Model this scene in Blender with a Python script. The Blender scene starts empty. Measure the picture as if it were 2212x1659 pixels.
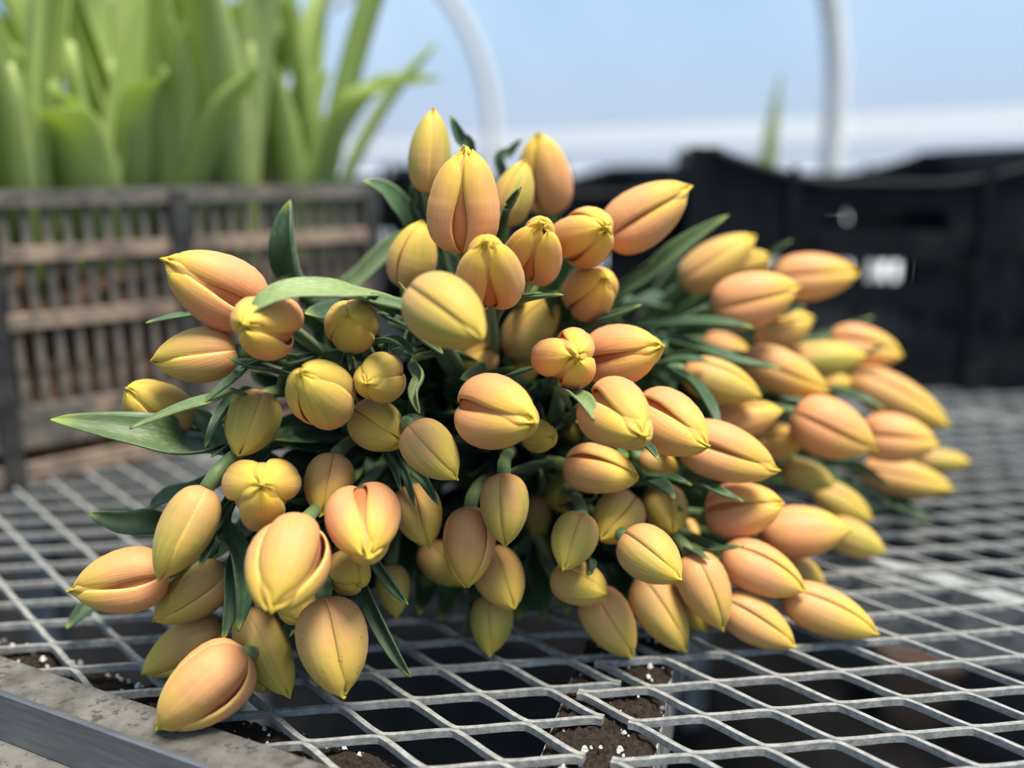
import bpy, math, random
import numpy as np
from mathutils import Vector, Matrix, Quaternion

random.seed(7)
SC = bpy.context.scene
COL = SC.collection

# ------------------------------------------------------------------ camera
F = 2000.0            # focal length in pixels of the 2212 x 1659 frame
CX, CY = 1106.0, 829.5
CAMH = 0.26           # height of the lens above the bench top (z = 0)
PITCH = math.atan(480.0 / F)
cam_d = bpy.data.cameras.new('camera'); cam = bpy.data.objects.new('camera', cam_d)
COL.objects.link(cam); SC.camera = cam
cam_d.sensor_width = 36.0
cam_d.lens = F / 2212.0 * 36.0
cam_d.clip_start = 0.02; cam_d.clip_end = 200
cam.location = (0, 0, CAMH)
cam.rotation_euler = (math.pi / 2 - PITCH, 0, 0)
cam_d.dof.use_dof = True
cam_d.dof.focus_distance = 0.445
cam_d.dof.aperture_fstop = 2.35

# ------------------------------------------------------------------ world, sun, exposure
SC.view_settings.view_transform = 'Standard'
SC.view_settings.look = 'None'
SC.view_settings.exposure = 0.50
SC.view_settings.gamma = 1.0
SC.view_settings.use_curve_mapping = False
W = bpy.data.worlds.new('sky'); SC.world = W; W.use_nodes = True
nt = W.node_tree; nt.nodes.clear()
tc = nt.nodes.new('ShaderNodeTexCoord'); sx = nt.nodes.new('ShaderNodeSeparateXYZ')
rp = nt.nodes.new('ShaderNodeValToRGB'); bg = nt.nodes.new('ShaderNodeBackground'); wo = nt.nodes.new('ShaderNodeOutputWorld')
nt.links.new(tc.outputs['Generated'], sx.inputs[0]); nt.links.new(sx.outputs['Z'], rp.inputs[0])
nt.links.new(rp.outputs[0], bg.inputs[0]); nt.links.new(bg.outputs[0], wo.inputs[0])
cr = rp.color_ramp
cr.elements[0].position = 0.0; cr.elements[0].color = (.50, .585, .70, 1)
cr.elements[1].position = 1.0; cr.elements[1].color = (.58, .72, .88, 1)
for pos, c in ((.03, (.49, .59, .75, 1)), (.11, (.43, .62, .86, 1)), (.22, (.40, .62, .90, 1)), (.6, (.48, .67, .90, 1))):
    e = cr.elements.new(pos); e.color = c
bg.inputs['Strength'].default_value = 0.745
sun_d = bpy.data.lights.new('sun', 'SUN'); sun = bpy.data.objects.new('sun', sun_d); COL.objects.link(sun)
sun_d.energy = 5.3; sun_d.angle = math.radians(20); sun_d.color = (1.0, .92, .78)
sun.rotation_euler = Vector((-.26, .22, -1.0)).to_track_quat('-Z', 'Y').to_euler()

# ------------------------------------------------------------------ helpers
FWD = Vector((0, math.cos(PITCH), -math.sin(PITCH)))
UP = Vector((0, math.sin(PITCH), math.cos(PITCH)))
RIGHT = Vector((1, 0, 0))
CAMP = Vector((0, 0, CAMH))
def ray(px, py): return FWD + RIGHT * ((px - CX) / F) - UP * ((py - CY) / F)
def at(px, py, z): return CAMP + ray(px, py) * z
def onz(px, py, zz=0.0):
    r = ray(px, py); return CAMP + r * ((zz - CAMH) / r.z)

def tag(o, label=None, cat=None, group=None, kind=None):
    if label: o['label'] = label
    if cat: o['category'] = cat
    if group: o['group'] = group
    if kind: o['kind'] = kind
    return o
def empty(name, loc=(0, 0, 0), rz=0.0):
    o = bpy.data.objects.new(name, None); COL.objects.link(o)
    o.location = loc; o.rotation_euler = (0, 0, rz); o.empty_display_size = .02
    return o
def mesh_obj(name, verts, faces, mat, parent=None, smooth=False, uvs=None):
    me = bpy.data.meshes.new(name); me.from_pydata([tuple(v) for v in verts], [], faces)
    if uvs is not None:
        lay = me.uv_layers.new(name='UVMap')
        idx = np.zeros(len(me.loops), dtype=np.int32); me.loops.foreach_get('vertex_index', idx)
        lay.data.foreach_set('uv', np.asarray(uvs, dtype=np.float32)[idx].ravel())
    if smooth: me.polygons.foreach_set('use_smooth', [True] * len(me.polygons))
    me.materials.append(mat); me.update()
    o = bpy.data.objects.new(name, me); COL.objects.link(o)
    if parent: o.parent = parent
    return o
class MB:
    def __init__(s): s.v = []; s.f = []; s.uv = []
    def box(s, c, d, rot=None, bevel=0.0):
        n = len(s.v); c = Vector(c)
        for x, y, z in ((-1,-1,-1),(1,-1,-1),(1,1,-1),(-1,1,-1),(-1,-1,1),(1,-1,1),(1,1,1),(-1,1,1)):
            p = Vector((x*d[0]/2, y*d[1]/2, z*d[2]/2))
            if rot is not None: p = rot @ p
            s.v.append(c + p)
        s.f += [tuple(n+i for i in q) for q in ((0,3,2,1),(4,5,6,7),(0,1,5,4),(1,2,6,5),(2,3,7,6),(3,0,4,7))]
        return s
    def bar(s, a, b, w, h, up=Vector((0,0,1))):
        a = Vector(a); b = Vector(b); t = (b-a).normalized(); sd = t.cross(up).normalized(); u = sd.cross(t)
        n = len(s.v)
        for p in (a, b):
            for i, j in ((-1,-1),(1,-1),(1,1),(-1,1)): s.v.append(p + sd*(i*w/2) + u*(j*h/2))
        s.f += [(n,n+1,n+2,n+3),(n+7,n+6,n+5,n+4)]
        for i in range(4): s.f.append((n+i, n+4+i, n+4+(i+1)%4, n+(i+1)%4))
        return s
    def tube(s, pts, rads, seg=8, caps=True):
        pts = [Vector(p) for p in pts]; n0 = len(s.v); m = len(pts)
        if not hasattr(rads, '__len__'): rads = [rads]*m
        t0 = (pts[1]-pts[0]).normalized(); nrm = t0.orthogonal().normalized()
        for i, p in enumerate(pts):
            t = (pts[min(i+1, m-1)] - pts[max(i-1, 0)]).normalized()
            nrm = (nrm - t*nrm.dot(t)).normalized(); bn = t.cross(nrm)
            for k in range(seg):
                a = 2*math.pi*k/seg
                s.v.append(p + (nrm*math.cos(a) + bn*math.sin(a))*rads[i])
        for i in range(m-1):
            for k in range(seg):
                a = n0+i*seg+k; b = n0+i*seg+(k+1)%seg
                s.f.append((a, b, b+seg, a+seg))
        if caps:
            s.f.append(tuple(n0+k for k in range(seg))[::-1]); s.f.append(tuple(n0+(m-1)*seg+k for k in range(seg)))
        return s
    def build(s, name, mat, parent=None, smooth=False):
        return mesh_obj(name, s.v, s.f, mat, parent, smooth)

# ------------------------------------------------------------------ materials
def newmat(name):
    m = bpy.data.materials.new(name); m.use_nodes = True; m.node_tree.nodes.clear(); return m, m.node_tree
class NB:
    def __init__(s, nt): s.nt = nt
    def n(s, t, **kw):
        x = s.nt.nodes.new(t)
        for k, v in kw.items(): setattr(x, k, v)
        return x
    def l(s, a, b): s.nt.links.new(a, b)
    def put(s, sock, v):
        if hasattr(v, 'is_linked') or isinstance(v, bpy.types.NodeSocket): s.l(v, sock)
        else: sock.default_value = v
    def math(s, op, a, b=None, c=None, clamp=False):
        x = s.n('ShaderNodeMath', operation=op, use_clamp=clamp)
        s.put(x.inputs[0], a)
        if b is not None: s.put(x.inputs[1], b)
        if c is not None: s.put(x.inputs[2], c)
        return x.outputs[0]
    def smooth(s, v, a, b, lo=0.0, hi=1.0):
        x = s.n('ShaderNodeMapRange', interpolation_type='SMOOTHSTEP')
        s.put(x.inputs['Value'], v); s.put(x.inputs['From Min'], a); s.put(x.inputs['From Max'], b)
        s.put(x.inputs['To Min'], lo); s.put(x.inputs['To Max'], hi); return x.outputs['Result']
    def mix(s, f, a, b, mode='MIX'):
        x = s.n('ShaderNodeMix', data_type='RGBA', blend_type=mode)
        s.put(x.inputs[0], f); s.put(x.inputs[6], a); s.put(x.inputs[7], b); return x.outputs[2]
    def noise(s, vec, scale, detail=3.0, rough=.55):
        x = s.n('ShaderNodeTexNoise'); x.inputs['Scale'].default_value = scale
        x.inputs['Detail'].default_value = detail; x.inputs['Roughness'].default_value = rough
        if vec is not None: s.l(vec, x.inputs['Vector'])
        return x.outputs['Fac']
    def comb(s, x, y, z):
        c = s.n('ShaderNodeCombineXYZ'); s.put(c.inputs[0], x); s.put(c.inputs[1], y); s.put(c.inputs[2], z); return c.outputs[0]
    def bump(s, h, strength, dist):
        b = s.n('ShaderNodeBump'); b.inputs['Strength'].default_value = strength; b.inputs['Distance'].default_value = dist
        s.l(h, b.inputs['Height']); return b.outputs[0]

def petal_material():
    m, nt = newmat('petal'); B = NB(nt)
    uv = B.n('ShaderNodeUVMap'); sp = B.n('ShaderNodeSeparateXYZ'); B.l(uv.outputs[0], sp.inputs[0])
    u, v = sp.outputs[0], sp.outputs[1]
    oi = B.n('ShaderNodeObjectInfo'); sc = B.n('ShaderNodeSeparateColor'); B.l(oi.outputs['Color'], sc.inputs[0])
    ripe, green, inner = sc.outputs[0], sc.outputs[1], sc.outputs[2]; dirt = oi.outputs['Alpha']; rnd = oi.outputs['Random']
    edge = B.math('ABSOLUTE', B.math('MULTIPLY_ADD', u, 2.0, -1.0))
    seed = B.math('MULTIPLY', rnd, 37.0)
    # long streaks that run with the veins of the petal
    fan = B.math('DIVIDE', B.math('SUBTRACT', u, .5), B.math('MULTIPLY_ADD', v, -.45, 1.0))
    st = B.noise(B.comb(B.math('MULTIPLY', fan, 11.0), B.math('MULTIPLY', v, 1.3), seed), 1.0, 4.0, .6)
    vein = B.noise(B.comb(B.math('MULTIPLY', fan, 70.0), B.math('MULTIPLY', v, 2.0), seed), 1.0, 2.0, .5)
    blot = B.noise(B.comb(B.math('MULTIPLY', u, 2.2), B.math('MULTIPLY', v, 2.2), seed), 1.0, 2.0, .5)
    t = B.math('ADD', v, B.math('MULTIPLY', B.math('POWER', edge, 2.0), .20))
    t = B.math('ADD', t, B.math('MULTIPLY', B.math('SUBTRACT', st, .5), .55))
    t = B.math('ADD', t, B.math('MULTIPLY', B.math('SUBTRACT', blot, .5), .35))
    fy = B.smooth(t, B.math('MULTIPLY_ADD', ripe, .28, .22), B.math('MULTIPLY_ADD', ripe, .24, .90))
    peach = B.mix(ripe, (.73, .46, .175, 1), (.94, .44, .21, 1))
    yellow = B.mix(ripe, (.79, .58, .115, 1), (.96, .64, .11, 1))
    col = B.mix(fy, peach, yellow)
    # green flame on the middle of young petals
    gm = B.math('MULTIPLY', B.smooth(edge, .95, .12), B.math('MULTIPLY', B.smooth(v, .02, .35), B.smooth(v, 1.0, .70)))
    gm = B.math('MULTIPLY', gm, B.smooth(st, .34, .60, .15, 1.0))
    col = B.mix(B.math('MULTIPLY', gm, B.math('MULTIPLY', green, 1.25), clamp=True), col, (.37, .45, .07, 1))
    # inner petals warmer towards their base: glow of light passing through, painted in
    im = B.math('MULTIPLY', inner, B.smooth(v, .95, .35))
    col = B.mix(B.math('MULTIPLY', im, B.math('MULTIPLY_ADD', ripe, .75, .1)), col, (.80, .24, .09, 1))
    # sharp yellow at the very tip, pale midrib line
    col = B.mix(B.smooth(v, .86, 1.0, 0, .75), col, (.86, .68, .08, 1))
    col = B.mix(B.smooth(edge, .90, .99, 0, .55), col, (.95, .78, .26, 1))
    mid = B.smooth(edge, .05, .0, 0, .18)
    col = B.mix(mid, col, (.62, .36, .15, 1))
    col = B.mix(1.0, col, B.mix(vein, (.84, .82, .78, 1), (1.08, 1.08, 1.06, 1)), 'MULTIPLY')
    # specks of soil
    geo = B.n('ShaderNodeTexCoord')
    dn = B.noise(geo.outputs['Object'], 900.0, 2.0, .6)
    dm = B.noise(geo.outputs['Object'], 90.0, 1.0, .5)
    dk = B.math('MULTIPLY', B.smooth(dn, .60, .68), B.math('MULTIPLY', B.smooth(dm, .5, .66), B.math('SUBTRACT', 1.0, dirt)))
    col = B.mix(B.math('MULTIPLY', dk, .85), col, (.05, .04, .02, 1))
    pr = B.n('ShaderNodeBsdfPrincipled'); B.l(col, pr.inputs['Base Color'])
    pr.inputs['Roughness'].default_value = .5; pr.inputs['Specular IOR Level'].default_value = .28
    pr.inputs['Sheen Weight'].default_value = .12; pr.inputs['Sheen Roughness'].default_value = .4
    bm = B.bump(B.math('ADD', B.math('MULTIPLY', vein, .5), st), .35, .0008); B.l(bm, pr.inputs['Normal'])
    tr = B.n('ShaderNodeBsdfTranslucent'); B.l(B.mix(1.0, col, (1.0, .80, .55, 1), 'MULTIPLY'), tr.inputs[0])
    mx = B.n('ShaderNodeMixShader'); mx.inputs[0].default_value = .28
    B.l(pr.outputs[0], mx.inputs[1]); B.l(tr.outputs[0], mx.inputs[2])
    out = B.n('ShaderNodeOutputMaterial'); B.l(mx.outputs[0], out.inputs[0])
    return m

def leaf_material(name, c1, c2, trans, tcol, rough=.42):
    m, nt = newmat(name); B = NB(nt)
    uv = B.n('ShaderNodeUVMap'); sp = B.n('ShaderNodeSeparateXYZ'); B.l(uv.outputs[0], sp.inputs[0])
    u, v = sp.outputs[0], sp.outputs[1]
    oi = B.n('ShaderNodeObjectInfo'); seed = B.math('MULTIPLY', oi.outputs['Random'], 31.0)
    vein = B.noise(B.comb(B.math('MULTIPLY', u, 46.0), B.math('MULTIPLY', v, 1.6), seed), 1.0, 3.0, .6)
    big = B.noise(B.comb(B.math('MULTIPLY', u, 2.0), B.math('MULTIPLY', v, 3.0), seed), 1.0, 2.0, .5)
    mott = B.noise(B.comb(B.math('MULTIPLY', u, 18.0), B.math('MULTIPLY', v, 26.0), seed), 1.0, 3.0, .6)
    col = B.mix(B.smooth(B.math('ADD', big, B.math('MULTIPLY_ADD', oi.outputs['Random'], .5, -.25)), .25, .75), c1, c2)
    col = B.mix(B.smooth(vein, .3, .7, 0, .35), col, tuple(x*1.5 for x in c2[:3]) + (1,))
    col = B.mix(B.smooth(mott, .5, .75, 0, .22), col, (.30, .42, .20, 1))
    if name == 'tulip_leaf':
        oc = B.n('ShaderNodeSeparateColor'); B.l(oi.outputs['Color'], oc.inputs[0])
        col = B.mix(B.math('SUBTRACT', 1.0, oc.outputs[0]), col, B.mix(B.smooth(mott, .35, .7), (.21, .30, .10, 1), (.34, .43, .17, 1)))
    col = B.mix(B.smooth(v, .90, 1.0, 0, .85), col, (.34, .44, .08, 1))
    pr = B.n('ShaderNodeBsdfPrincipled'); B.l(col, pr.inputs['Base Color'])
    pr.inputs['Roughness'].default_value = rough; pr.inputs['Specular IOR Level'].default_value = .45
    pr.inputs['Sheen Weight'].default_value = .15
    bm = B.bump(vein, .4, .0006); B.l(bm, pr.inputs['Normal'])
    tr = B.n('ShaderNodeBsdfTranslucent'); tr.inputs[0].default_value = tcol
    mx = B.n('ShaderNodeMixShader'); mx.inputs[0].default_value = trans
    B.l(pr.outputs[0], mx.inputs[1]); B.l(tr.outputs[0], mx.inputs[2])
    out = B.n('ShaderNodeOutputMaterial'); B.l(mx.outputs[0], out.inputs[0])
    return m

def surf(name, c1, c2, scale, rough=.6, metal=0.0, lo=.35, hi=.65, bump=0.0, bdist=.001, detail=5.0, c3=None, s3=200.0, stretch=None, spec=.5):
    m, nt = newmat(name); B = NB(nt)
    tcn = B.n('ShaderNodeTexCoord'); vec = tcn.outputs['Object']
    if stretch:
        mp = B.n('ShaderNodeMapping'); mp.inputs['Scale'].default_value = stretch[0]; mp.inputs['Rotation'].default_value = stretch[1]
        B.l(vec, mp.inputs[0]); vec = mp.outputs[0]
    nz = B.noise(vec, scale, detail, .62)
    col = B.mix(B.smooth(nz, lo, hi), c1, c2)
    h = nz
    if c3 is not None:
        n3 = B.noise(vec, s3, 4.0, .65); col = B.mix(B.smooth(n3, .54, .66), col, c3); h = B.math('ADD', nz, n3)
    pr = B.n('ShaderNodeBsdfPrincipled'); B.l(col, pr.inputs['Base Color'])
    pr.inputs['Roughness'].default_value = rough; pr.inputs['Metallic'].default_value = metal
    pr.inputs['Specular IOR Level'].default_value = spec
    if bump: B.l(B.bump(h, bump, bdist), pr.inputs['Normal'])
    out = B.n('ShaderNodeOutputMaterial'); B.l(pr.outputs[0], out.inputs[0])
    return m

M_PETAL = petal_material()
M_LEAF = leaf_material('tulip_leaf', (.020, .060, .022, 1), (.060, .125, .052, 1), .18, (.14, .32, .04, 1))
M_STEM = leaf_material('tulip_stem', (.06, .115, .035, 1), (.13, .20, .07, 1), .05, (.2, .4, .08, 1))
M_PLANT = leaf_material('crate_tulip_leaf', (.24, .34, .09, 1), (.46, .54, .20, 1), .42, (.62, .76, .18, 1))
M_MESH = surf('galvanised_mesh', (.22, .228, .225, 1), (.38, .385, .375, 1), 220, .6, .1, bump=.5, bdist=.0006, c3=(.25, .24, .22, 1), s3=1400)
M_RIM = surf('weathered_flange', (.055, .051, .045, 1), (.15, .143, .133, 1), 42, .8, .0, lo=.30, hi=.66, bump=.4, bdist=.0005, detail=9, c3=(.05, .044, .038, 1), s3=150)
M_EDGE = surf('brushed_aluminium', (.15, .158, .17, 1), (.21, .218, .23, 1), 35, .42, .55, stretch=((.15, 2, 9), (0, 0, .41)), bump=.1, bdist=.0003)
M_BAR = surf('grey_support_bar', (.20, .215, .22, 1), (.34, .355, .36, 1), 40, .6, .2, bump=.2, bdist=.0005)
M_SOIL = surf('potting_soil', (.010, .006, .004, 1), (.060, .035, .022, 1), 420, .95, 0, bump=1.0, bdist=.003, detail=6, c3=(.085, .05, .03, 1), s3=900)
M_PERL = surf('perlite', (.60, .59, .56, 1), (.86, .85, .82, 1), 900, .9, 0, bump=.6, bdist=.0008)
M_BROWN = surf('brown_crate_plastic', (.075, .068, .062, 1), (.17, .15, .13, 1), 55, .7, 0, bump=.3, bdist=.0008, c3=(.30, .21, .14, 1), s3=30)
M_RAIL = surf('dusty_crate_rail', (.15, .115, .090, 1), (.36, .255, .185, 1), 45, .8, 0, bump=.3, bdist=.0008, c3=(.12, .10, .09, 1), s3=70)
M_POST = surf('dark_crate_post', (.018, .018, .020, 1), (.05, .048, .046, 1), 60, .6, 0)
M_BLACK = surf('black_plastic', (.0035, .0045, .007, 1), (.009, .010, .014, 1), 40, .6, 0, c3=(.016, .016, .017, 1), s3=14, spec=.14)
M_CSOIL = surf('crate_soil', (.035, .020, .013, 1), (.20, .115, .07, 1), 120, .95, 0, bump=1.0, bdist=.006, c3=(.36, .23, .15, 1), s3=75)
M_FLOOR = surf('black_ground_cloth', (.006, .006, .007, 1), (.016, .015, .015, 1), 20, .9, 0, spec=.1)
M_SNOW = surf('pale_ground', (.62, .66, .71, 1), (.74, .77, .80, 1), 3, .9, 0)
M_PIPE = surf('galvanised_pipe', (.60, .60, .58, 1), (.68, .67, .64, 1), 12, .55, .1)
M_WRAIL = surf('grey_rail', (.86, .87, .88, 1), (.92, .92, .92, 1), 9, .7, 0)
M_CLAY = surf('clay_pot', (.30, .17, .11, 1), (.45, .28, .19, 1), 30, .85, 0)
def film_material():
    m, nt = newmat('greenhouse_film'); B = NB(nt)
    tp = B.n('ShaderNodeBsdfTransparent'); tp.inputs[0].default_value = (.98, .985, .99, 1)
    tr = B.n('ShaderNodeBsdfTranslucent'); tr.inputs[0].default_value = (.86, .90, .96, 1)
    df = B.n('ShaderNodeBsdfDiffuse'); df.inputs[0].default_value = (.80, .84, .90, 1)
    tcn = B.n('ShaderNodeTexCoord'); nz = B.noise(tcn.outputs['Object'], 1.1, 2.0, .5)
    m1 = B.n('ShaderNodeMixShader'); m1.inputs[0].default_value = .5; B.l(tr.outputs[0], m1.inputs[1]); B.l(df.outputs[0], m1.inputs[2])
    m2 = B.n('ShaderNodeMixShader'); B.l(B.smooth(nz, .3, .7, .06, .20), m2.inputs[0]); B.l(tp.outputs[0], m2.inputs[1]); B.l(m1.outputs[0], m2.inputs[2])
    out = B.n('ShaderNodeOutputMaterial'); B.l(m2.outputs[0], out.inputs[0])
    return m
M_FILM = film_material()
def translucent_strip():
    m, nt = newmat('translucent_strip'); B = NB(nt)
    tr = B.n('ShaderNodeBsdfTranslucent'); tr.inputs[0].default_value = (.92, .91, .88, 1)
    df = B.n('ShaderNodeBsdfDiffuse'); df.inputs[0].default_value = (.90, .89, .86, 1)
    mx = B.n('ShaderNodeMixShader'); mx.inputs[0].default_value = .5; B.l(tr.outputs[0], mx.inputs[1]); B.l(df.outputs[0], mx.inputs[2])
    out = B.n('ShaderNodeOutputMaterial'); B.l(mx.outputs[0], out.inputs[0]); return m
M_STRIP = translucent_strip()

# ================================================================== the setting
FLOORZ = -0.80
WD = Vector((-.485, .875, 0)).normalized()          # the greenhouse wall runs this way
WN = Vector((-WD.y, WD.x, 0))                        # into the house
W0 = Vector((.66, 1.97, 0))                          # foot of the hoop at the right
def wallp(s, off, z): return Vector((W0.x, W0.y, 0)) + WD * s + WN * off + Vector((0, 0, z))
def hoop_prof(n=14, top=70):
    pts = [(0.0, FLOORZ), (0.0, -.2), (0.0, .36)]
    R = .62
    for i in range(1, n + 1):
        a = math.radians(top) * i / n
        pts.append((R * (1 - math.cos(a)), .36 + R * math.sin(a)))
    return pts
# inside ground cloth and the pale ground outside
a, b = wallp(-6, 0, 0), wallp(14, 0, 0)
mesh_obj('floor', [(a.x, a.y, FLOORZ), (b.x, b.y, FLOORZ), (b.x - 9, b.y - 5, FLOORZ), (a.x - 9, a.y - 5, FLOORZ)], [(0, 1, 2, 3)], M_FLOOR)['kind'] = 'structure'
c, d = a - WN * 60, b - WN * 60
mesh_obj('ground', [(a.x, a.y, FLOORZ - .02), (c.x + 10, c.y - 40, FLOORZ - .02), (d.x, d.y + 60, FLOORZ - .02), (b.x - 20, b.y + 60, FLOORZ - .02), (b.x, b.y, FLOORZ - .02)], [(0, 1, 2, 3, 4)], M_SNOW)['kind'] = 'structure'
prof = hoop_prof()
fv, ff = [], []
svals = [-6 + .5 * i for i in range(41)]
for s_ in svals:
    for (o_, z_) in prof: fv.append(wallp(s_, o_ - .024, z_))
k = len(prof)
for i in range(len(svals) - 1):
    for j in range(k - 1): ff.append((i*k+j, (i+1)*k+j, (i+1)*k+j+1, i*k+j+1))
wall = mesh_obj('wall_right', fv, ff, M_FILM, None, True); wall['kind'] = 'structure'
wall['label'] = 'translucent greenhouse film wall stretched over hoops'
for s_ in (-1.53, 0.0, 1.50, 5.6):
    MB().tube([wallp(s_, o_, z_) for o_, z_ in prof], .021, 12).build('hoop', M_PIPE, wall, True)
mesh_obj('hip_rail', [wallp(-6, -.02, .303), wallp(14, -.02, .303), wallp(14, -.02, .353), wallp(-6, -.02, .353)], [(0, 1, 2, 3)], M_STRIP, wall)
MB().tube([wallp(-6, .27, .865), wallp(14, .27, .865)], .017, 10).build('purlin', M_PIPE, wall, True)
MB().bar(wallp(-6, .035, -.45), wallp(14, .035, -.45), .03, .70).build('blackout_board', M_POST, wall)  # added dark board, hides the pale outside ground so under the bench stays dark

# ================================================================== bench
bench = empty('greenhouse_bench', (0, .9, FLOORZ))
tag(bench, 'expanded metal greenhouse bench with grey edge frame under the tulips', 'bench')
def childify(o, par):
    o.parent = par; o.matrix_parent_inverse = Matrix.Translation(par.location).inverted(); return o
LW = Vector((5.70, -1.98, 0)) * .01                  # long way of the diamond
SW = Vector((-1.15, -3.0, 0)) * .01                  # short way of the diamond
T0 = onz(1668, 1530); T0.z = 0
EO = [onz(0, 1500), onz(425, 1655)]                  # outer top edge of the frame
EDIR = (EO[1] - EO[0]).normalized()
EDIR = Vector((math.cos(math.radians(-25.6)), math.sin(math.radians(-25.6)), 0))
EN = Vector((-EDIR.y, EDIR.x, 0))                    # to the inside of the bench
E0 = onz(210, 1587); E0.z = 0
p1 = onz(1279, 1640); p1.z = 0
BD = Vector((.266, .964, 0)).normalized(); BX = Vector((BD.y, -BD.x, 0))
TL = onz(1291, 1545); TL.z = 0
def edge_dist(p): return (p - E0).dot(EN)
def in_bench(p):
    if edge_dist(p) < .012: return False
    if p.y > 2.35: return False
    if (p - wallp(0, .08, 0)).dot(WN) < 0: return False
    return -1.15 < p.x < 1.25
def strand_paths(T0, keep):
    bond = .0056; sw2 = .0012
    l = LW.normalized(); s = SW.normalized()
    runs = []
    for row in range(-120, 34):
        cur = []
        for kx in range(-44, 60):
            # this strand zigzags between bonds of row and row + 1
            if kx % 2 == 0: c = T0 + SW * (row * .5) + LW * (kx * .5); off = sw2
            else: c = T0 + SW * (row * .5 + .5) + LW * (kx * .5); off = -sw2
            if row % 2: c = c + LW * .5
            if keep(c) and in_bench(c):
                for e in (-.5, .5): cur.append(c + l * (bond * e) + s * off)
            elif cur:
                runs.append(cur); cur = []
        if cur: runs.append(cur)
    return runs
def chaikin(pts):
    o = [pts[0]]
    for a, b in zip(pts, pts[1:]): o += [a.lerp(b, .25), a.lerp(b, .75)]
    return o + [pts[-1]]
mb = MB(); WS, HS = .0031, .0036
s_ax = SW.normalized()
RUNS = strand_paths(T0, lambda c: (c - p1).dot(BX) > -.016) + strand_paths(TL, lambda c: (c - p1).dot(BX) < .009)
for runs in (RUNS,):
    for r in runs:
        if len(r) < 3: continue
        near = min(q.y for q in r) < .95
        pts = chaikin(r) if near else r
        if min(q.y for q in r) < .58: pts = chaikin(pts)
        n0 = len(mb.v); m = len(pts)
        for i, p in enumerate(pts):
            t = (pts[min(i+1, m-1)] - pts[max(i-1, 0)]).normalized()
            sd = Vector((-t.y, t.x, 0))
            tilt = .0005
            for a_, h_ in ((-1, -HS), (1, -HS), (1, -tilt), (-1, 0)):
                mb.v.append(p + sd * (a_ * WS / 2) + Vector((0, 0, h_)))
        for i in range(m - 1):
            for q in range(4):
                A = n0 + i*4 + q; Bq = n0 + i*4 + (q+1) % 4
                mb.f.append((A, Bq, Bq + 4, A + 4))
        mb.f.append((n0+3, n0+2, n0+1, n0)); e_ = n0 + (m-1)*4; mb.f.append((e_, e_+1, e_+2, e_+3))
o = mb.build('mesh_top', M_MESH); childify(o, bench); o['label'] = 'galvanised expanded metal sheet with diamond openings'
# edge frame: top flange over the mesh, upright face, lower lip
def strip(name, mat, prof2, s0=-.9, s1=1.1, n=1):
    v, f = [], []; kk = len(prof2)
    for i in range(n + 1):
        s_ = s0 + (s1 - s0) * i / n
        for (o_, z_) in prof2: v.append(E0 + EDIR * s_ + EN * o_ + Vector((0, 0, z_)))
    for i in range(n):
        for j in range(kk): f.append((i*kk+j, i*kk+(j+1) % kk, (i+1)*kk+(j+1) % kk, (i+1)*kk+j))
    f.append(tuple(range(kk))[::-1]); f.append(tuple(n*kk + j for j in range(kk)))
    return childify(mesh_obj(name, v, f, mat), bench)
strip('edge_flange', M_RIM, [(.0007, .0004), (.0240, .0004), (.0240, .0034), (.0230, .0042), (.0007, .0042)])
strip('edge_face', M_EDGE, [(-.0022, .0046), (-.0022, -.0215), (.0007, -.0215), (.0007, .0052), (-.0012, .0056)])
strip('edge_lip', M_RIM, [(-.055, -.0220), (.063, -.0220), (.063, -.0250), (-.055, -.0250)])
# support channel that runs in from the edge, and the long bar further in
def bar_along(p, dirv, s0, s1, w, z1, z0, name):
    m_ = MB().bar(p + dirv * s0 + Vector((0, 0, (z0+z1)/2)), p + dirv * s1 + Vector((0, 0, (z0+z1)/2)), w, z1 - z0)
    return childify(m_.build(name, M_BAR), bench)
bar_along(p1, BD, -.14, 1.1, .052, -.010, -.060, 'support_bar')
p2 = onz(2000, 1232); p2.z = 0
bar_along(p2, EDIR, -.8, .5, .034, -.0045, -.05, 'support_bar')
bar_along(p2 + EN * .45, EDIR, -.8, .4, .034, -.0045, -.05, 'support_bar')
for lx, ly in ((-.52, .95), (.05, .42), (.75, .95), (-.5, 1.6), (.35, 1.6)):
    childify(MB().bar((lx, ly, -.04), (lx, ly, FLOORZ), .03, .03, Vector((0, 1, 0))).build('leg', M_BAR), bench)

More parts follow.
